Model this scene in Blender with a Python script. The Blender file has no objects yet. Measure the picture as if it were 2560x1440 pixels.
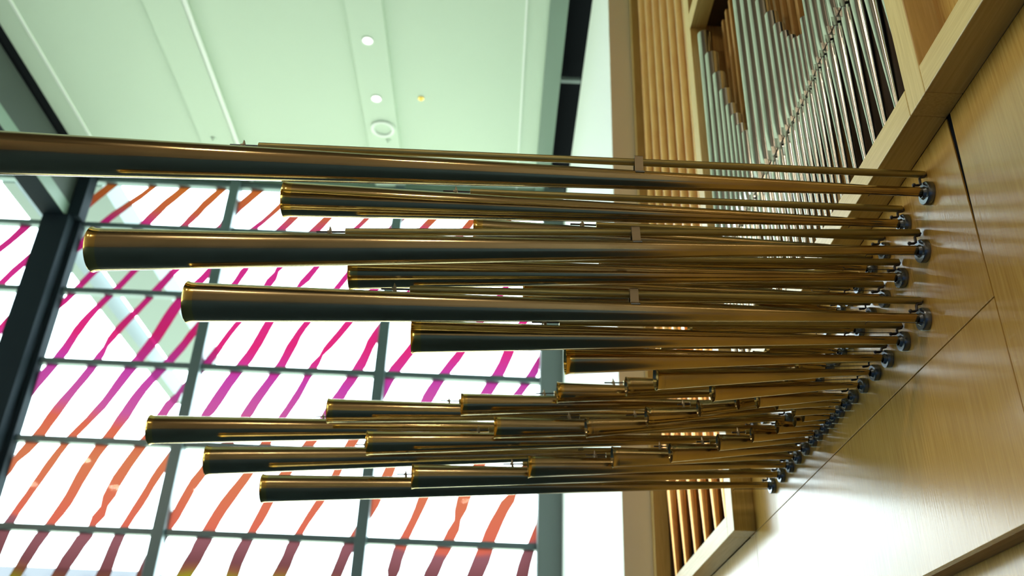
import bpy, bmesh, math, random
from mathutils import Vector, Matrix
random.seed(7)
SKY = 8.5
FILLW = 190.0
scene = bpy.context.scene
C = scene.collection

# ---------------- camera ----------------
cam_d = bpy.data.cameras.new('camera'); cam = bpy.data.objects.new('camera', cam_d); C.objects.link(cam)
cam_d.sensor_width = 36.0; cam_d.lens = 2275.0 / 2560.0 * 36.0
cam_d.clip_start = 0.05; cam_d.clip_end = 500
Xa = Vector((0.99909688, 0.04162119, 0.00854982)); Ya = Vector((-0.02792589, 0.49154988, 0.87040155)); Za = Vector((0.03202448, -0.86985424, 0.49226826))
# rows: world axes seen in camera space (x right, y down, z forward)
right = Vector((Xa[0], Ya[0], Za[0])); down = Vector((Xa[1], Ya[1], Za[1])); fwd = Vector((Xa[2], Ya[2], Za[2]))
fwd.normalize(); right = (right - fwd * right.dot(fwd)).normalized(); down = fwd.cross(right).normalized()
M = Matrix((( right.x, -down.x, -fwd.x, 0), (right.y, -down.y, -fwd.y, 0), (right.z, -down.z, -fwd.z, 0), (0, 0, 0, 1)))
cam.matrix_world = M
scene.camera = cam
cam_d.dof.use_dof = True; cam_d.dof.focus_distance = 2.95; cam_d.dof.aperture_fstop = 2.6

# ---------------- world, exposure ----------------
scene.view_settings.view_transform = 'Standard'; scene.view_settings.look = 'None'
scene.view_settings.gamma = 1.0; scene.view_settings.use_curve_mapping = False
scene.view_settings.exposure = 0.0
scene.cycles.use_denoising = True
scene.cycles.max_bounces = 10; scene.cycles.diffuse_bounces = 5; scene.cycles.glossy_bounces = 6; scene.cycles.transparent_max_bounces = 16
scene.cycles.sample_clamp_indirect = 8.0
w = bpy.data.worlds.new('sky'); scene.world = w; w.use_nodes = True
nt = w.node_tree; nt.nodes.clear()
wo = nt.nodes.new('ShaderNodeOutputWorld'); bg = nt.nodes.new('ShaderNodeBackground')
tc = nt.nodes.new('ShaderNodeTexCoord'); sp = nt.nodes.new('ShaderNodeSeparateXYZ'); mp = nt.nodes.new('ShaderNodeMapRange'); rp = nt.nodes.new('ShaderNodeValToRGB')
nt.links.new(tc.outputs['Generated'], sp.inputs[0]); nt.links.new(sp.outputs['Z'], mp.inputs[0])
mp.inputs[1].default_value = -1.0; mp.inputs[2].default_value = 1.0
rp.color_ramp.elements[0].position = 0.0; rp.color_ramp.elements[0].color = (0.50, 0.60, 0.46, 1)
rp.color_ramp.elements[1].position = 1.0; rp.color_ramp.elements[1].color = (0.72, 0.90, 1.0, 1)
e = rp.color_ramp.elements.new(0.49); e.color = (0.56, 0.66, 0.52, 1)
e = rp.color_ramp.elements.new(0.515); e.color = (0.80, 0.95, 1.0, 1)
nt.links.new(mp.outputs[0], rp.inputs[0]); nt.links.new(rp.outputs[0], bg.inputs[0]); bg.inputs[1].default_value = SKY
nt.links.new(bg.outputs[0], wo.inputs[0])
# added warm fill lights, out of view, above and behind the camera
for lx, ly in [(-16.5, -5.5), (-16.5, -2.5), (-13.5, -5.5), (-13.5, -2.5), (-10.5, -5.5), (-10.5, -2.5), (-4.0, -5.5), (-1.0, -5.5)]:
    ld = bpy.data.lights.new('fill_light', 'AREA'); ld.shape = 'DISK'; ld.size = 0.5; ld.energy = FILLW if lx < -5 else 90.0; ld.color = (1.0, 0.84, 0.62)
    lo = bpy.data.objects.new('fill_light', ld); C.objects.link(lo); lo.location = (lx, ly, 9.3)

# ---------------- mesh helpers ----------------
class MB:
    def __init__(self): self.v = []; self.f = []
    def add(self, vs, fs):
        b = len(self.v); self.v += [tuple(p) for p in vs]; self.f += [tuple(b + i for i in q) for q in fs]; return self
    def box(self, x0, x1, y0, y1, z0, z1):
        vs = [(x, y, z) for z in (z0, z1) for y in (y0, y1) for x in (x0, x1)]
        return self.add(vs, [(0, 2, 3, 1), (4, 5, 7, 6), (0, 1, 5, 4), (2, 6, 7, 3), (0, 4, 6, 2), (1, 3, 7, 5)])
    def prism(self, poly, x0, x1):                      # polygon in (y, z), extruded along x
        n = len(poly)
        vs = [(x0, a, b) for a, b in poly] + [(x1, a, b) for a, b in poly]
        return self.add(vs, [tuple(range(n)), tuple(range(2 * n - 1, n - 1, -1))] + [(i, i + n, (i + 1) % n + n, (i + 1) % n) for i in range(n)])
    def lathe(self, prof, n=40, ox=0, oy=0, fn=None, capa=False, capb=False):   # profile (r, z) round local z
        vs = []
        for r, z in prof:
            for k in range(n):
                a = 2 * math.pi * k / n
                p = (r * math.cos(a), r * math.sin(a), z)
                if fn: p = fn(p, r)
                vs.append((p[0] + ox, p[1] + oy, p[2]))
        fs = []
        for i in range(len(prof) - 1):
            for k in range(n):
                k2 = (k + 1) % n
                fs.append((i * n + k, i * n + k2, (i + 1) * n + k2, (i + 1) * n + k))
        if capa: fs.append(tuple(range(n))[::-1])
        if capb: fs.append(tuple((len(prof) - 1) * n + k for k in range(n)))
        return self.add(vs, fs)
    def tube(self, pts, r, n=10):
        pts = [Vector(p) for p in pts]; vs = []; m = len(pts)
        up = Vector((0.13, 0.31, 0.94))
        for i, p in enumerate(pts):
            d = (pts[min(i + 1, m - 1)] - pts[max(i - 1, 0)]).normalized()
            a = d.cross(up)
            if a.length < 0.1: a = d.cross(Vector((1, 0, 0)))
            a.normalize(); b = d.cross(a)
            rr = r[i] if isinstance(r, (list, tuple)) else r
            for k in range(n):
                t = 2 * math.pi * k / n
                vs.append(p + a * (rr * math.cos(t)) + b * (rr * math.sin(t)))
        fs = [(i * n + k, i * n + (k + 1) % n, (i + 1) * n + (k + 1) % n, (i + 1) * n + k) for i in range(m - 1) for k in range(n)]
        fs += [tuple(range(n))[::-1], tuple((m - 1) * n + k for k in range(n))]
        return self.add(vs, fs)
    def ball(self, c, r, n=12):
        vs = []; fs = []
        for i in range(1, n // 2):
            for k in range(n):
                t = math.pi * i / (n // 2); a = 2 * math.pi * k / n
                vs.append((c[0] + r * math.sin(t) * math.cos(a), c[1] + r * math.sin(t) * math.sin(a), c[2] + r * math.cos(t)))
        m = n // 2 - 1
        for i in range(m - 1):
            for k in range(n): fs.append((i * n + k, (i + 1) * n + k, (i + 1) * n + (k + 1) % n, i * n + (k + 1) % n))
        vs += [(c[0], c[1], c[2] + r), (c[0], c[1], c[2] - r)]; t0 = m * n
        for k in range(n): fs.append((t0, k, (k + 1) % n)); fs.append((t0 + 1, (m - 1) * n + (k + 1) % n, (m - 1) * n + k))
        return self.add(vs, fs)
    def build(self, name, mat, parent=None, smooth=True, bevel=0.0):
        me = bpy.data.meshes.new(name); me.from_pydata(self.v, [], self.f); me.update()
        bm = bmesh.new(); bm.from_mesh(me); bmesh.ops.recalc_face_normals(bm, faces=bm.faces); bm.to_mesh(me); bm.free()
        if smooth:
            for p in me.polygons: p.use_smooth = True
            me.set_sharp_from_angle(angle=math.radians(38))
        me.materials.append(mat)
        o = bpy.data.objects.new(name, me); C.objects.link(o)
        if parent: o.parent = parent
        if bevel:
            b = o.modifiers.new('bevel', 'BEVEL'); b.width = bevel; b.segments = 2; b.limit_method = 'ANGLE'
        return o
def thing(name, label, cat, loc=(0, 0, 0), group=None, rot=None):
    o = bpy.data.objects.new(name, None); C.objects.link(o); o.empty_display_size = 0.1
    o.location = loc
    if rot is not None: o.rotation_mode = 'QUATERNION'; o.rotation_quaternion = rot
    o['label'] = label; o['category'] = cat
    if group: o['group'] = group
    return o
def tag(o, label, cat, group=None):
    o['label'] = label; o['category'] = cat
    if group: o['group'] = group
    return o
def struct(o): o['kind'] = 'structure'; return o

# ---------------- materials ----------------
def mat(name, base=(0.5, 0.5, 0.5), rough=0.5, metal=0.0, coat=0.0, coat_rough=0.1, spec=0.5):
    m = bpy.data.materials.new(name); m.use_nodes = True
    b = m.node_tree.nodes['Principled BSDF']
    b.inputs['Base Color'].default_value = (*base, 1); b.inputs['Roughness'].default_value = rough
    b.inputs['Metallic'].default_value = metal; b.inputs['Coat Weight'].default_value = coat
    b.inputs['Coat Roughness'].default_value = coat_rough; b.inputs['Specular IOR Level'].default_value = spec
    return m, m.node_tree, b
def noise_color(m, nt, b, c1, c2, scale, mscale=(1, 1, 1), lo=0.35, hi=0.65, detail=5, bump=0.0, coord='Object', rough=None):
    tc = nt.nodes.new('ShaderNodeTexCoord'); mp = nt.nodes.new('ShaderNodeMapping'); no = nt.nodes.new('ShaderNodeTexNoise'); rp = nt.nodes.new('ShaderNodeValToRGB')
    mp.inputs['Scale'].default_value = mscale; no.inputs['Scale'].default_value = scale; no.inputs['Detail'].default_value = detail
    nt.links.new(tc.outputs[coord], mp.inputs[0]); nt.links.new(mp.outputs[0], no.inputs[0]); nt.links.new(no.outputs[0], rp.inputs[0])
    rp.color_ramp.elements[0].position = lo; rp.color_ramp.elements[0].color = (*c1, 1)
    rp.color_ramp.elements[1].position = hi; rp.color_ramp.elements[1].color = (*c2, 1)
    nt.links.new(rp.outputs[0], b.inputs['Base Color'])
    if bump:
        bp = nt.nodes.new('ShaderNodeBump'); bp.inputs['Strength'].default_value = bump; bp.inputs['Distance'].default_value = 0.002
        nt.links.new(no.outputs[0], bp.inputs['Height']); nt.links.new(bp.outputs[0], b.inputs['Normal'])
    if rough:
        mr = nt.nodes.new('ShaderNodeMapRange'); mr.inputs[3].default_value = rough[0]; mr.inputs[4].default_value = rough[1]
        nt.links.new(no.outputs[0], mr.inputs[0]); nt.links.new(mr.outputs[0], b.inputs['Roughness'])
    return no
def wood(name, c1, c2, rough=0.3, scale=1.0, axis='z', coat=0.3):
    m, nt, b = mat(name, c1, rough, coat=coat, coat_rough=0.18)
    s = {'z': (60, 60, 2.2), 'y': (60, 2.2, 60), 'x': (2.2, 60, 60)}[axis]
    no = noise_color(m, nt, b, c1, c2, 2.2 * scale, s, 0.3, 0.7, 6, bump=0.12)
    if coat > .4:
        bp = nt.nodes.new('ShaderNodeBump'); bp.inputs['Strength'].default_value = 0.25; bp.inputs['Distance'].default_value = 0.002
        nt.links.new(no.outputs[0], bp.inputs['Height']); nt.links.new(bp.outputs[0], b.inputs['Coat Normal'])
    return m
def brass(name, base, rough, patina, seed):
    m, nt, b = mat(name, base, rough, metal=1.0)
    no = noise_color(m, nt, b, patina, base, 3.0 + seed, (4, 4, 1.0), 0.30, 0.55, 6, rough=(rough + 0.10, rough - 0.05))
    tc = nt.nodes.new('ShaderNodeTexCoord'); mp = nt.nodes.new('ShaderNodeMapping'); n2 = nt.nodes.new('ShaderNodeTexNoise'); bp = nt.nodes.new('ShaderNodeBump')
    mp.inputs['Scale'].default_value = (34, 34, 0.35); n2.inputs['Scale'].default_value = 2.0; n2.inputs['Detail'].default_value = 3
    bp.inputs['Strength'].default_value = 0.35; bp.inputs['Distance'].default_value = 0.0016
    nt.links.new(tc.outputs['Object'], mp.inputs[0]); nt.links.new(mp.outputs[0], n2.inputs[0]); nt.links.new(n2.outputs[0], bp.inputs['Height']); nt.links.new(bp.outputs[0], b.inputs['Normal'])
    return m
M_BRASS = brass('brass', (0.50, 0.37, 0.18), 0.12, (0.38, 0.27, 0.13), 0.0)
M_BRASS2 = brass('brass_dull', (0.47, 0.36, 0.19), 0.16, (0.34, 0.27, 0.14), 1.3)
M_ROD = brass('rod_brass', (0.40, 0.33, 0.13), 0.38, (0.30, 0.25, 0.11), 2.0)
M_GOLD = mat('rim_brass', (0.66, 0.44, 0.12), 0.16, 1.0)[0]
M_STEEL = mat('dark_steel', (0.06, 0.06, 0.065), 0.38, 0.7)[0]
M_ZINC = mat('zinc', (0.22, 0.245, 0.27), 0.26, 0.95)[0]
M_CLIP = mat('clip_tin', (0.34, 0.28, 0.19), 0.35, 0.9)[0]
m, nt, b = mat('tin_pipe', (0.56, 0.545, 0.50), 0.18, 1.0); noise_color(m, nt, b, (0.60, 0.57, 0.51), (0.74, 0.72, 0.66), 4, (3, 3, 1), 0.3, 0.6, 4); M_TIN = m
m, nt, b = mat('copper_pipe', (0.80, 0.45, 0.16), 0.22, 0.6); noise_color(m, nt, b, (0.70, 0.29, 0.07), (0.84, 0.43, 0.12), 2.5, (3, 3, 1), 0.3, 0.65, 4); M_COPPER = m
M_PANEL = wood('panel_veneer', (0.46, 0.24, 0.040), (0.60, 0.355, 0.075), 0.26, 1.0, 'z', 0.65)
M_RAIL = wood('rail_wood', (0.54, 0.35, 0.09), (0.68, 0.48, 0.155), 0.42, 1.0, 'y', 0.15)
M_POST = wood('post_wood', (0.54, 0.35, 0.09), (0.68, 0.48, 0.155), 0.42, 1.0, 'z', 0.15)
M_UNDER = wood('shaded_wood', (0.30, 0.17, 0.05), (0.40, 0.24, 0.08), 0.6, 1.0, 'y', 0.0)  # case wood darkened in colour for its shaded underside
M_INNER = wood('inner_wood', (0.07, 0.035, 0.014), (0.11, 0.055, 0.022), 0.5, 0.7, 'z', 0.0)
M_STICK = wood('stick_wood', (0.42, 0.21, 0.05), (0.62, 0.36, 0.10), 0.45, 0.7, 'z', 0.0)
M_BLACK = mat('gap_shade_black', (0.006, 0.007, 0.009), 0.9, spec=0.03)[0]  # near-black standing in for the shade of gaps and recesses
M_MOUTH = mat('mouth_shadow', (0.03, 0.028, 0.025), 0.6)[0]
M_CEIL = mat('ceiling_bounce_tint', (0.60, 0.705, 0.585), 0.7)[0]  # white ceiling, tinted green for light bounced off the grass
M_WALL = mat('wall_paint', (0.86, 0.90, 0.86), 0.6)[0]
M_BEIGE = mat('return_wall_tint', (0.88, 0.83, 0.68), 0.7)[0]  # return face of the white wall, tinted tan for light off the wood
M_FRAME = mat('window_steel', (0.10, 0.15, 0.165), 0.34, 0.2)[0]  # window steel, lightened in colour to include glare haze
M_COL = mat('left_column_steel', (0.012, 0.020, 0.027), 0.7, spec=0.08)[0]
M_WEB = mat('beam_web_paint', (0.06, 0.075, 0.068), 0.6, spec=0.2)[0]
M_FRAME2 = mat('lit_column_paint', (0.15, 0.19, 0.19), 0.5)[0]  # column steel, lightened in colour for light off the white wall
M_FLANGE = mat('beam_flange_paint', (0.18, 0.265, 0.21), 0.5)[0]
M_FLOOR = mat('floor_stone', (0.016, 0.034, 0.060), 0.9, spec=0.1)[0]
M_SIDE = mat('side_wall_paint', (0.16, 0.155, 0.145), 0.7)[0]
M_BACK = wood('hall_wood', (0.055, 0.036, 0.022), (0.12, 0.08, 0.05), 0.6, 0.1, 'z', 0.0)
m = bpy.data.materials.new('lamp'); m.use_nodes = True
b = m.node_tree.nodes['Principled BSDF']; b.inputs['Emission Color'].default_value = (1, 0.97, 0.9, 1); b.inputs['Emission Strength'].default_value = 3.0; M_LAMP = m
def glass():
    m = bpy.data.materials.new('window_glass'); m.use_nodes = True; nt = m.node_tree; nt.nodes.clear()
    o = nt.nodes.new('ShaderNodeOutputMaterial'); t = nt.nodes.new('ShaderNodeBsdfTransparent'); g = nt.nodes.new('ShaderNodeBsdfGlossy'); f = nt.nodes.new('ShaderNodeFresnel'); x = nt.nodes.new('ShaderNodeMixShader')
    f.inputs[0].default_value = 1.12; g.inputs['Roughness'].default_value = 0.02; t.inputs[0].default_value = (0.97, 1.0, 0.98, 1)
    nt.links.new(f.outputs[0], x.inputs[0]); nt.links.new(t.outputs[0], x.inputs[1]); nt.links.new(g.outputs[0], x.inputs[2]); nt.links.new(x.outputs[0], o.inputs[0])
    return m
M_GLASS = glass()
def film():
    m = bpy.data.materials.new('colour_film'); m.use_nodes = True; nt = m.node_tree; nt.nodes.clear()
    o = nt.nodes.new('ShaderNodeOutputMaterial'); t = nt.nodes.new('ShaderNodeBsdfTransparent'); tl = nt.nodes.new('ShaderNodeBsdfTranslucent'); mx = nt.nodes.new('ShaderNodeMixShader'); mx.inputs[0].default_value = 0.75
    tc = nt.nodes.new('ShaderNodeTexCoord'); sp = nt.nodes.new('ShaderNodeSeparateXYZ'); no = nt.nodes.new('ShaderNodeTexNoise'); rp = nt.nodes.new('ShaderNodeValToRGB')
    ma = nt.nodes.new('ShaderNodeMath'); ma.operation = 'MULTIPLY_ADD'; ma.inputs[1].default_value = 0.9
    mr = nt.nodes.new('ShaderNodeMapRange'); mr.inputs[1].default_value = 1.45; mr.inputs[2].default_value = 10.45
    no.inputs['Scale'].default_value = 0.55; no.inputs['Detail'].default_value = 1
    nt.links.new(tc.outputs['Object'], sp.inputs[0]); nt.links.new(tc.outputs['Object'], no.inputs[0])
    nt.links.new(no.outputs[0], ma.inputs[0]); nt.links.new(sp.outputs['Z'], ma.inputs[2]); nt.links.new(ma.outputs[0], mr.inputs[0]); nt.links.new(mr.outputs[0], rp.inputs[0])
    stops = [(1.0, (170, 160, 20)), (2.45, (168, 155, 30)), (2.62, (158, 92, 66)), (2.74, (138, 76, 80)), (3.2, (172, 100, 110)), (3.26, (246, 110, 90)), (4.4, (240, 128, 88)), (4.9, (245, 110, 85)), (5.15, (225, 95, 165)), (5.8, (222, 70, 175)), (6.3, (250, 45, 125)), (7.2, (238, 50, 145)), (8.45, (222, 45, 130)), (8.75, (216, 100, 62)), (9.4, (226, 120, 40))]
    lin = lambda c: tuple(((v / 255 + 0.055) / 1.055) ** 2.4 * 1.3 / SKY for v in c)
    el = rp.color_ramp.elements
    for i, (z, c) in enumerate(stops):
        p = (z + 0.45 - 1.45) / 9.0; p = min(max(p, 0), 1)
        q = el[i] if i < 2 else el.new(p)
        q.position = p
    for i, (z, c) in enumerate(sorted(stops)): el[i].color = (*lin(c), 1)
    nt.links.new(rp.outputs[0], t.inputs[0]); nt.links.new(rp.outputs[0], tl.inputs[0]); nt.links.new(t.outputs[0], mx.inputs[1]); nt.links.new(tl.outputs[0], mx.inputs[2]); nt.links.new(mx.outputs[0], o.inputs[0])
    return m
M_FILM = film()

# ---------------- hall shell ----------------
YW = 13.2; ZF = -1.6; ZC = 9.46
XR = 0.973
struct(MB().box(-18, 3, -7, YW + .3, ZF - .2, ZF).build('floor', M_FLOOR, smooth=False))
c = MB().box(-18.3, 0.46, 3, YW + .25, ZC, ZC + .3)
struct(MB().box(-18.3, 3, -7, 2.99, ZC - .1, ZC + .3).build('ceiling_rear', M_BACK, smooth=False))  # unseen rear ceiling, made dark wood to darken the pipe reflections
struct(c.build('ceiling', M_CEIL, smooth=False))
struct(MB().box(-5.12, -4.56, 3, YW, 9.385, ZC + .01).build('trim_1', M_CEIL, smooth=False, bevel=0.01))
struct(MB().box(-2.34, -1.82, 3, YW, 9.385, ZC + .01).build('trim_2', M_CEIL, smooth=False, bevel=0.01))
struct(MB().box(-4.56, -4.49, 3, YW, 9.372, 9.384).box(-4.56, -4.555, 3, YW, 9.372, ZC).build('trim_lit_edge', M_WALL, smooth=False))  # paler strip added to imitate the brightly lit trim edge
struct(MB().box(-7.03, -6.99, 3, YW, 9.445, ZC + .01).build('trim_3', M_WALL, smooth=False))
struct(MB().box(.13, .16, 3, YW, 9.44, ZC + .01).build('trim_4', M_WALL, smooth=False))
struct(MB().box(XR, XR + .15, 6.87, YW + .3, ZF, 8.93).build('wall_right', M_WALL, smooth=False))
struct(MB().box(XR, 1.19, 6.86, 6.87, ZF, 8.93).add([], []).box(XR + .15, 2.2, 6.871, 7.0, ZF, 9.4).build('wall_niche', M_BEIGE, smooth=False))
struct(MB().box(.70, 2.6, -7, YW + .3, 9.62, 9.7).box(1.6, 1.7, 6.9, YW + .3, 8.6, 9.7).build('ceiling_recess', M_BLACK, smooth=False))  # black sheets standing in for the unlit void above the wall
struct(MB().box(-18, 3, -7.3, -7, ZF, 10).build('wall_back', M_BACK, smooth=False))
# unseen left hall wall, its window openings added to let in more light
wl = MB()
for y in (7.0, 9.1, 11.2):
    wl.box(-18.3, -18, y - .15, y + .15, ZF, 9.5)
wl.box(-18.3, -18, -7, 7, ZF, 9.5).box(-18.3, -18, 7, YW, ZF, 0.2).box(-18.3, -18, 7, YW, 9.0, 9.5)
struct(wl.build('wall_left', M_SIDE, smooth=False))

# big ceiling beams
b1 = thing('ceiling_beam', 'dark grey steel beam running along the ceiling at left', 'beam', (-7.6, 6, 8.33))
P = Matrix.Translation((-7.6, 6, 8.33)).inverted()
def loc(mb, m4): mb.v = [tuple(m4 @ Vector(p)) for p in mb.v]; return mb
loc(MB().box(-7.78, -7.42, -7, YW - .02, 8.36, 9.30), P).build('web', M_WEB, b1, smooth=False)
loc(MB().box(-7.79, -7.41, -7, YW - .02, 8.33, 8.358), P).build('underside_shade', M_COL, b1, smooth=False)  # beam underside coloured near black in place of its shade
loc(MB().box(-7.418, -7.40, -7, YW - .02, 8.33, 8.57), P).build('edge_strip', M_FLANGE, b1, smooth=False)
loc(MB().box(-7.70, -7.36, -7, YW - .02, 9.30, 9.455), P).build('top_gap_shade', M_BLACK, b1, smooth=False)  # black box standing in for the shaded gap above the beam
b2 = thing('ceiling_beam', 'grey-green steel beam along the ceiling beside the black recess', 'beam', (.585, 6, 9.4))
P2 = Matrix.Translation((.585, 6, 9.4)).inverted()
loc(MB().box(.46, .71, -7, YW, 9.4, 9.75), P2).build('beam_body', M_FLANGE, b2, smooth=False)
loc(MB().box(.71, 1.0, 10.15, 10.22, 9.3, 9.36), P2).build('cross_bar', M_FRAME2, b2, smooth=False)

# window wall: columns, mullions, transoms, panes, colour film
def bay(idx, x0, x1, xm, parent_mat):
    fr = MB()
    zs = [9.30, 8.36, 7.08, 5.81, 4.53, 3.21, 1.9, 0.6, -0.7]
    for z in zs: fr.box(x0, x1, YW - .03, YW + .10, z - .045, z + .045)
    for a in xm: fr.box(a - .085, a + .085, YW - .10, YW + .12, ZF, 9.40)
    o = struct(fr.build('window_%d' % idx, M_FRAME, smooth=False, bevel=.008))
    g = MB().add([(x0, YW + .05, ZF), (x1, YW + .05, ZF), (x1, YW + .05, 9.4), (x0, YW + .05, 9.4)], [(0, 1, 2, 3)])
    g.build('pane', M_GLASS, o, smooth=False)
    s = MB(); lv = [(9.6, 2.25), (9.3, 2.05), (8.8, 1.68), (8.36, 1.37), (7.7, .97), (7.08, .62), (6.5, .33), (5.81, 0), (5.2, -.30), (4.53, -.62), (3.9, -.90), (3.21, -1.15), (2.6, -1.34), (1.5, -1.72), (0, -2.3), (-1.6, -2.9)]
    U = [-7.05, -6.41, -5.82, -5.3, -4.72, -4.16, -3.55, -2.96, -2.33, -1.67, -.89, -.12, .42]
    U = [-7.05 - .64 * k for k in range(1, 16)][::-1] + U + [.42 + .65 * k for k in range(1, 7)]
    rs = random.Random(idx * 11)
    def off(z):
        for (za, a), (zb, b_) in zip(lv, lv[1:]):
            if za >= z >= zb: return a + (b_ - a) * (za - z) / (za - zb)
        return lv[-1][1]
    for u in U:
        pts = []; z = 9.42; ph = rs.random() * 6; wv = 0
        while z > ZF:
            wob = .045 * math.sin(z * 1.9 + ph) + .02 * math.sin(z * 5.1 + ph * 2)
            wd = .088 + .016 * math.sin(z * 1.3 + ph * 1.7) + rs.uniform(-.008, .008) + (.02 if z < 3.21 else 0)
            if rs.random() < .04: wd *= .6
            pts.append((u + off(z) + wob, z, max(wd, .02))); z -= .15
        for (xa, za, wa), (xb, zb, wb) in zip(pts, pts[1:]):
            q = [(xa - wa, za), (xa + wa, za), (xb + wb, zb), (xb - wb, zb)]
            if idx == 2 and za > 8.4: continue
            if max(p[0] for p in q) <= x0 or min(p[0] for p in q) >= x1: continue
            q = [(min(max(p[0], x0), x1), p[1]) for p in q]
            s.add([(p[0], YW + .06, p[1]) for p in q], [(0, 1, 2, 3)])
    s.build('colour_film', M_FILM, o, smooth=False)
bay(1, -7.32, .62, [-4.785, -1.90], None)
bay(2, -17.9, -7.75, [-15.6, -13.0, -10.4], None)
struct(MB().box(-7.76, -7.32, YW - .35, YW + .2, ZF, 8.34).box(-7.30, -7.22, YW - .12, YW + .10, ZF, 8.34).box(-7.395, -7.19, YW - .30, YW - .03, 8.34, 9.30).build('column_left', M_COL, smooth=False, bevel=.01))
struct(MB().box(.62, .972, YW - .2, YW + .2, ZF, 9.4).build('column_right', M_FRAME2, smooth=False, bevel=.01))
struct(MB().box(-18, .62, YW - .05, YW + .2, 9.36, 9.5).build('trim_5', M_FLANGE, smooth=False))

# outside: pale canopy beams over the glass wall, distant low building
M_OUT = mat('canopy_paint', (0.11, 0.14, 0.14), 0.6)[0]
for i, (xa, xb, y1, lb) in enumerate([(-8.35, -7.3, 21.5, 'wide pale canopy beam outside the glass wall'), (-9.1, -8.86, 24, 'thin pale canopy beam outside the glass, left of the wide one')]):
    o = MB().box(xa, xb, YW + .35, y1, 9.4, 9.9).build('canopy_beam', M_OUT, smooth=False); tag(o, lb, 'beam', 'canopy beams outside')
m, nt, b = mat('far_facade', (0.115, 0.115, 0.14), 0.8)
far = MB().box(-34, -15.6, 44, 48, -2, 8.88)
for k in range(11):
    far.box(-33.5 + k * 1.6, -32.9 + k * 1.6, 43.9, 44, 6.2, 8.5)
tag(far.build('distant_building', m, smooth=False), 'pale lavender building far outside behind the lowest panes', 'building')

# ceiling fixtures
for (x, y, lb) in [(-2.09, 9.61, 'round white downlight in the ceiling, the one farther from the glass wall'), (-2.09, 10.84, 'round white downlight in the ceiling between the other downlight and the speaker')]:
    t = thing('downlight', lb, 'ceiling light', (x, y, 9.385), 'ceiling downlights')
    MB().lathe([(.085, .0), (.085, -.012), (.066, -.012), (.066, .0)], 28).build('trim_ring', M_WALL, t)
    MB().lathe([(.066, -.004), (.001, -.004)], 28).build('lens', M_LAMP, t)
t = thing('ceiling_speaker', 'round white recessed ceiling speaker nearest the glass wall', 'speaker', (-2.06, 11.55, 9.385))
MB().lathe([(.19, .0), (.19, -.03), (.15, -.035), (.135, -.01), (.135, 0)], 36).build('rim', M_WALL, t)
MB().lathe([(.135, -.008), (.001, -.008)], 36).build('grille', M_CEIL, t)
for (x, y, mt, lb) in [(-1.41, 10.87, M_GOLD, 'small brass sprinkler head in the ceiling right of the downlights'), (-2.0, 11.86, M_CEIL, 'tiny white sprinkler cover beyond the ceiling speaker'), (-4.9, 12.0, M_CEIL, 'tiny white sprinkler cover near the bright ceiling strip')]:
    z0 = 9.385 if x < -1.5 else 9.46
    o = MB().lathe([(.045, .0), (.045, -.012), (.016, -.02), (.016, -.05), (.001, -.052)], 16).build('sprinkler', mt); o.location = (x, y, z0); tag(o, lb, 'sprinkler')

# ---------------- organ case ----------------
case = thing('organ_case', 'light wooden organ case with flush veneer panels and projecting frame rails', 'organ case', (1.3, 4.5, ZF))
Pc = Matrix.Translation((1.3, 4.5, ZF)).inverted()
def cpart(mb, name, mt, bev=.003): return loc(mb, Pc).build(name, mt, case, smooth=False, bevel=bev)
cpart(MB().prism([(2.080, 1.212), (4.508, 1.212), (4.508, 1.822), (2.085, 1.822)], 1.300, 1.325), 'veneer_panel', M_PANEL, .001)
cpart(MB().prism([(-1.0, .637), (2.0765, .637), (2.0765, 1.34), (2.060, 1.822), (-1.0, 1.822)], 1.300, 1.325), 'veneer_panel', M_PANEL, .001)
cpart(MB().prism([(2.080, .637), (4.508, .637), (4.508, 1.208), (2.080, 1.208)], 1.300, 1.325), 'veneer_panel', M_PANEL, .001)
cpart(MB().prism([(4.512, .637), (6.86, .637), (6.86, 1.208), (4.512, 1.208)], 1.300, 1.325), 'veneer_panel', M_PANEL, .001)
cpart(MB().prism([(2.0767, 1.34), (2.0798, 1.34), (2.0848, 1.821), (2.0602, 1.821)], 1.304, 1.324), 'gap_shade_fill', M_BLACK, 0)  # black filler put in for the shade inside the panel seam
cpart(MB().box(1.325, 1.36, -1, 6.86, .645, 1.9), 'backing_board', M_BLACK, 0)
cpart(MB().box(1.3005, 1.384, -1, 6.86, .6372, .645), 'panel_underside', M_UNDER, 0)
cpart(MB().box(1.385, 1.42, -1, 6.86, ZF, .645), 'lower_panel', M_PANEL, .001)
cpart(MB().box(1.19, 1.30, 2.0785, 4.49, 1.822, 1.922), 'lower_rail', M_RAIL)
cpart(MB().box(1.19, 1.30, -1.0, 1.9745, 1.822, 1.922), 'lower_rail', M_RAIL)
cpart(MB().box(1.19, 1.30, 4.62, 6.86, 1.212, 1.32), 'lower_rail', M_RAIL)
cpart(MB().box(1.19, 1.30, 1.975, 2.078, 1.822, 8.6), 'post', M_POST)
cpart(MB().box(1.19, 1.30, 4.49, 4.62, 1.212, 8.6), 'post', M_POST)
cpart(MB().box(1.19, 1.30, 6.75, 6.858, 1.32, 8.6), 'post', M_POST)
cpart(MB().box(1.19, 1.30, 2.078, 4.49, 4.63, 4.76), 'top_rail', M_RAIL)
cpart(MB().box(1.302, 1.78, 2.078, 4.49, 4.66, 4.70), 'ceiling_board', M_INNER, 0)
cpart(MB().box(1.302, 1.80, 4.50, 4.61, 1.2, 8.6), 'partition', M_STICK, 0)
cpart(MB().box(1.302, 1.80, 1.98, 2.07, 1.9, 8.6), 'partition', M_BLACK, 0)
cpart(MB().box(1.302, 1.80, 2.078, 4.49, 1.84, 1.90), 'toe_board', M_INNER, 0)
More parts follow.
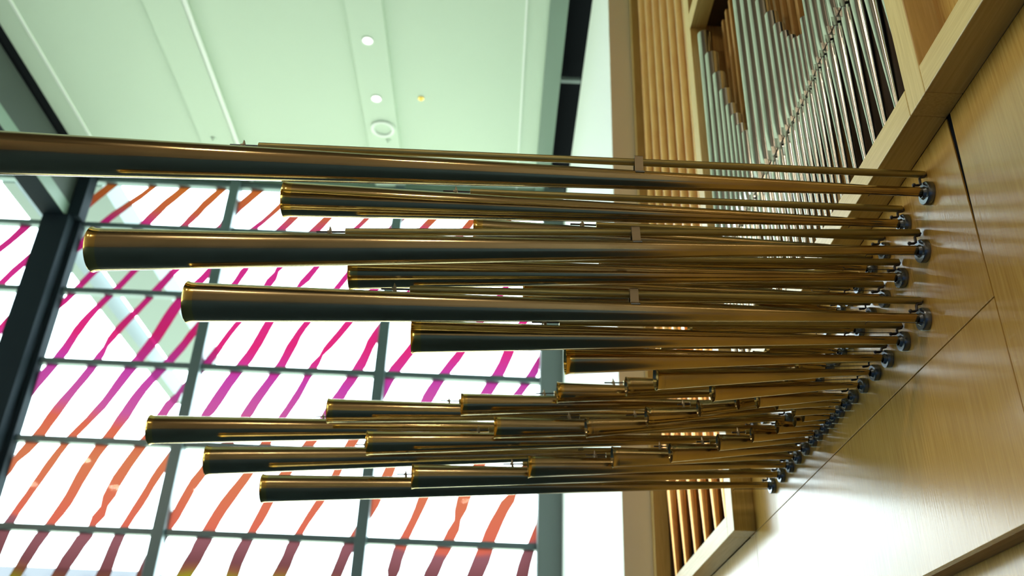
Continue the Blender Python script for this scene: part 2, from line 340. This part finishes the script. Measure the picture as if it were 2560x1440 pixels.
cpart(MB().box(1.362, 1.80, 4.62, 6.86, 1.14, 1.24), 'toe_board', M_INNER, 0)
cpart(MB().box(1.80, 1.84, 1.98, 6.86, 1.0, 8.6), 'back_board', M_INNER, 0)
cpart(MB().box(1.285, 1.30, -1.0, 1.975, 1.922, 8.6), 'upper_panel', M_PANEL, .001)
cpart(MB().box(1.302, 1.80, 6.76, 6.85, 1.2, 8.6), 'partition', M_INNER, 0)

# ---------------- flue pipes in the case ----------------
def flue(name, label, cat, group, y, r, zfoot, zm, ztop, mt, seed, xf=1.213):
    cx = xf + r; h = ztop - zfoot
    t = thing(name, label, cat, (cx, y, zfoot), group)
    zmr = zm - zfoot; n = 36
    def lipf(p, rr):                      # flattened lower lip on the front (-x) side
        k = max(0.0, 1 - (zmr - p[2]) / (r * 3.0)) if p[2] < zmr else 1
        lim = -rr * (1 - .24 * k)
        return (max(p[0], lim), p[1], p[2])
    MB().lathe([(r * .20, 0)] + [(r * (.20 + .80 * i / 12), zmr * i / 12) for i in range(1, 13)] , n, fn=lipf, capa=True, capb=True).build('foot', mt, t)
    def lipb(p, rr):
        d = p[2] - (zmr + r * .45)
        k = max(0.0, 1 - d / (r * 4.6))
        lim = -rr * (1 - .26 * k)
        return (max(p[0], lim), p[1], p[2])
    z0 = zmr + r * .45
    prof = [(r, z0 + (r * 5.0) * i / 14) for i in range(15)] + [(r, h), (r * .93, h), (r * .93, h - .06)]
    MB().lathe(prof, n, fn=lipb, capa=True).build('body', mt, t)
    MB().lathe([(r * .74, zmr - .001), (r * .74, z0 + .001)], 20).build('mouth_shade_core', M_MOUTH, t)  # dark core standing in for the shade inside the open mouth
    for s in (-1, 1):
        e = MB(); e.box(-r * 1.28, -r * .55, s * r * .80 - .0012, s * r * .80 + .0012, zmr - r * .35, z0 + r * .7)
        e.build('ear', mt, t, smooth=False)
    return t
def ordn(i): return ['first', 'second', 'third', 'fourth', 'fifth', 'sixth', 'seventh', 'eighth', 'ninth', 'tenth', 'eleventh', 'twelfth', 'thirteenth', 'fourteenth', 'fifteenth', 'sixteenth', 'seventeenth', 'eighteenth', 'nineteenth', 'twentieth'][i]
V = [(2.14, 4.5), (2.24, 4.4), (2.335, 4.25), (2.425, 4.05), (2.51, 3.8), (2.59, 3.52), (2.66, 3.26), (2.725, 3.06), (2.78, 2.95), (2.835, 2.90), (2.89, 2.94), (2.95, 3.01), (3.015, 3.10), (3.085, 3.22), (3.17, 3.38), (3.27, 3.58), (3.38, 3.9), (3.495, 4.2), (3.615, 4.5)]
for i, (y, zt) in enumerate(V):
    pitch = (V[min(i + 1, 18)][0] - V[max(i - 1, 0)][0]) / (2 if 0 < i < 18 else 1)
    r = min(.60 * pitch / 2 * 1.18, .040)
    zm = 2.66 - .075 * max(0, 1 - abs(y - 2.85) / .7)
    flue('silver_pipe', 'silver organ pipe in the nearer fan, %s from the near post' % ordn(i), 'organ pipe', 'silver pipes of the nearer fan', y, r, 1.902, zm, zt, M_TIN, i)
S = [(3.725, 3.10), (3.80, 3.21), (3.875, 3.34), (3.955, 3.48), (4.045, 3.67), (4.145, 3.89), (4.27, 4.17), (4.40, 4.48)]
for i, (y, zt) in enumerate(S):
    r = [.026, .028, .031, .033, .036, .039, .043, .046][i]
    flue('silver_pipe', 'silver organ pipe stepping down from the far post, %s tallest of eight' % ordn(7 - i) if i < 7 else 'silver organ pipe standing next to the far post, tallest of eight', 'organ pipe', 'silver pipes stepping down from the far post', y, r, 1.902, 2.66, zt, M_TIN, i)
Cu = [4.74, 4.97, 5.22, 5.50, 5.80, 6.12, 6.46]
for i, y in enumerate(Cu):
    flue('copper_pipe', 'tall golden copper organ pipe, %s from the left case edge' % ordn(6 - i), 'organ pipe', 'tall copper pipes at the far end', y, .085, 1.242, 2.66, 8.3, M_COPPER, i)
# wooden pipes behind the silver ones
k = 0
for y in [2.97 + .092 * j for j in range(16)]:
    t = thing('wooden_pipe', 'narrow brown wooden pipe behind the silver pipes, %s counting from the near post' % ordn(k), 'organ pipe', (1.39, y, 1.902), 'wooden pipes behind the silver ones')
    MB().box(-.020, .020, -.017, .017, .16, 2.66).build('body', M_STICK, t, smooth=False, bevel=.003)
    MB().lathe([(.008, 0), (.012, .02), (.016, .16)], 14, capa=True).build('foot', M_INNER, t)
    k += 1

# ---------------- horizontal trumpets ----------------
TR=[('A','n',0,2.263,2.950,1.680),
('A','n',1,2.439,2.020,1.673),
('A','n',2,2.603,1.411,1.680),
('A','n',3,2.722,0.966,1.680),
('A','n',4,2.845,0.702,1.680),
('A','n',5,2.945,0.480,1.680),
('A','n',6,3.035,0.330,1.680),
('A','n',7,3.115,0.225,1.680),
('A','n',8,3.190,0.155,1.680),
('A','f',0,4.309,3.020,1.548),
('A','f',1,4.133,2.124,1.616),
('A','f',2,3.969,1.480,1.610),
('A','f',3,3.850,1.038,1.639),
('A','f',4,3.727,0.740,1.629),
('A','f',5,3.627,0.504,1.655),
('A','f',6,3.537,0.347,1.663),
('A','f',7,3.457,0.236,1.668),
('A','f',8,3.382,0.163,1.672),
('B','n',0,2.362,2.544,1.408),
('B','n',1,2.528,1.796,1.462),
('B','n',2,2.669,1.235,1.502),
('B','n',3,2.790,0.870,1.506),
('B','n',4,2.905,0.625,1.513),
('B','n',5,3.005,0.420,1.519),
('B','n',6,3.085,0.295,1.523),
('B','n',7,3.155,0.205,1.526),
('B','n',8,3.225,0.140,1.528),
('B','f',0,4.210,2.683,1.370),
('B','f',1,4.044,1.907,1.430),
('B','f',2,3.903,1.320,1.478),
('B','f',3,3.782,0.918,1.450),
('B','f',4,3.667,0.667,1.467),
('B','f',5,3.567,0.463,1.472),
('B','f',6,3.487,0.321,1.473),
('B','f',7,3.417,0.215,1.521),
('B','f',8,3.347,0.147,1.525),
('C','n',0,2.443,2.253,1.286),
('C','n',1,2.597,1.586,1.277),
('C','n',2,2.730,1.090,1.279),
('C','n',3,2.842,0.772,1.279),
('C','n',4,2.953,0.553,1.287),
('C','n',5,3.054,0.364,1.306),
('C','n',6,3.127,0.270,1.328),
('C','n',7,3.197,0.185,1.330),
('C','n',8,3.260,0.130,1.332),
('C','f',0,4.129,2.375,1.222),
('C','f',1,3.975,1.678,1.258),
('C','f',2,3.842,1.164,1.281),
('C','f',3,3.730,0.809,1.300),
('C','f',4,3.619,0.581,1.289),
('C','f',5,3.518,0.402,1.306),
('C','f',6,3.445,0.281,1.317),
('C','f',7,3.375,0.198,1.328),
('C','f',8,3.312,0.147,1.332)]

def interp(x, xs, ys):
    for a, b_, c_, d in zip(xs, xs[1:], ys, ys[1:]):
        if x <= b_: return c_ + (d - c_) * (max(x, a) - a) / (b_ - a)
    return ys[-1]
ZR = {'A': 1.680, 'B': 1.532, 'C': 1.336}
ROW = {'A': 'top', 'B': 'middle', 'C': 'bottom'}; SIDE = {'n': 'near', 'f': 'far'}
def trumpet(row, side, i, y, L, zb):
    z0 = ZR[row]
    d = Vector((-L, 0, zb - z0)).normalized(); yy = Vector((0, 1, 0)); xx = yy.cross(d)
    rot = Matrix((xx, yy, d)).transposed().to_quaternion()
    pos = 'longest' if i == 0 else ('shortest' if i == 8 else ordn(i) + ' longest')
    extra = {('A', 'n', 0): 'longest brass trumpet pipe, running out of frame at left', ('B', 'n', 0): 'long brass trumpet pipe with gold rim, longest in near half of middle row'}
    lb = extra.get((row, side, i), 'brass trumpet pipe pointing left, %s in %s half of the %s row' % (pos, SIDE[side], ROW[row]))
    t = thing('trumpet_pipe', lb, 'organ pipe', (1.3, y, z0), 'horizontal trumpet pipes', rot)
    rb = interp(L, [.12, .2, .3, .4, .58, .8, 1.16, 1.6, 2.0, 2.5, 3.0], [.023, .027, .030, .034, .039, .0435, .048, .0525, .056, .0645, .070])
    r0 = interp(L, [.12, .6, 1.5, 3], [.0085, .0115, .0135, .0148])
    lb_ = .205 if L > .9 else (.14 * L if L < .4 else .17 * L)         # boot length
    fl = interp(L, [.12, .6, 2.5], [.024, .027, .036])
    mt = M_BRASS if random.random() < .5 else M_BRASS2
    def rad(z): return r0 * 1.04 + (rb - r0 * 1.04) * max(0, (z - lb_)) / (L - lb_)
    MB().lathe([(fl * .8, .0), (fl * 1.03, .001), (fl * 1.03, .017), (fl * .97, .0205), (r0 * 1.45, .0205), (r0 * 1.1, .028), (r0, .028)], 36, ox=-.004, capa=True).build('flange', M_ZINC, t)
    MB().lathe([(r0 * .55, .008), (r0 * .62, .020), (r0 * .95, .05), (r0, .06), (r0, lb_ + .004), (r0 * .9, lb_ + .004)] if L < .9 else [(r0 * .8, .01), (r0, .02), (r0, lb_ + .004), (r0 * .9, lb_ + .004)], 28).build('boot', M_BRASS, t)
    lip = min(.030, rb * .6); zl = L - lip
    prof = [(rad(lb_), lb_)] + [(rad(lb_ + (zl - lb_) * k / 10), lb_ + (zl - lb_) * k / 10) for k in range(1, 11)]
    inn = [(a - .0016, b_) for a, b_ in prof[::-1]]
    MB().lathe(prof + inn, 56).build('resonator', mt, t)
    rz = rad(zl)
    o_ = [(rz, zl), (rz * 1.005, zl + lip * .5), (rz * 1.03, zl + lip * .8), (rz * 1.075, L), (rz * 1.065, L + .0012), (rz * 1.02, L - lip * .15), (rz * .985, zl + lip * .5), (rz - .0016, zl)]
    MB().lathe(o_, 56).build('bell_rim', M_GOLD if L > 1.0 else mt, t)
    off = rad(.7 * L) + .0155
    if L > .33:
        rr = .0115 if L > .9 else .008 + .0035 * (L - .33) / .57
        ze = L * .705
        MB().lathe([(rr * .7, .004), (rr, .006), (rr, ze - .001), (rr * .8, ze), (.003, ze)], 22, ox=off).build('support_rod', M_ROD, t)
        g = .055 if L > .9 else .035
        s = t_ = MB().lathe([(.0032, ze - .01), (.0032, ze + g * 1.6)], 10, ox=off, capa=True, capb=True).build('threaded_stud', M_STEEL, t)
        wn = MB().lathe([(.003, ze + g * .75), (.009, ze + g * .76), (.009, ze + g * .84), (.0055, ze + g * .86), (.0055, ze + g * 1.0), (.003, ze + g * 1.01)], 12, ox=off)
        for sx, sy in ((1, 0), (-.8, .55), (-.8, -.55)):
            wn.tube([(off + sx * .004, sy * .004, ze + g * .86), (off + sx * .013, sy * .013, ze + g * .85), (off + sx * .021, sy * .021, ze + g * .88)], [.0042, .0036, .001], 8)
        wn.build('wing_nut', M_CLIP, t)
        MB().box(off - .016, off - .003, -.006, .006, ze + g * .72, ze + g * .80).build('rod_bracket', M_CLIP, t, smooth=False)
    if i == 0:
        zs = .90
        q = MB(); y1 = .0135
        q.box(rad(zs) - .016, off + .013, -.0165, -.0150, zs - .013, zs + .013).box(off + .0115, off + .013, -.0165, .0165, zs - .013, zs + .013).box(rad(zs) - .016, off + .013, .0150, .0165, zs - .013, zs + .013)
        q.build('strap', M_CLIP, t, smooth=False)
        MB().box(rad(zs) - .0200, rad(zs) - .0155, -.030, -.0165, zs - .014, zs + .014).build('solder_tab', M_ZINC, t, smooth=False)
    # hook bracket at the wall end and thin tuning wire
    ho = off if L > .33 else r0 + .024
    k = 1.0 if L > .9 else .72
    hk = MB().tube([(ho - .004, -.004, .004), (ho - .0135 * k, -.006, .010), (ho - .016 * k, -.006, .022), (ho - .022 * k, -.006, .026), (r0 + .010, -.006, .027), (r0 + .006, -.006, .034), (r0 + .005, -.006, .046)], .0042 * k, 10)
    hk.ball((r0 + .006, -.006, .048), .0062 * k)
    hk.build('hook', M_STEEL, t)
    if L > .25:
        lw = min(.19, L * .3); sgn = -1 if (row == 'A' or i == 0) and L > 1 else 1
        MB().tube([(sgn * (r0 + .008), -.010, .012), (sgn * (r0 + .008), -.010, lw), (sgn * (r0 + .010), -.010, lw + .005), (sgn * (r0 + .016), -.010, lw + .009)], .0012, 6).build('tuning_wire', M_STEEL, t)
    return t
for a in TR: trumpet(*a)
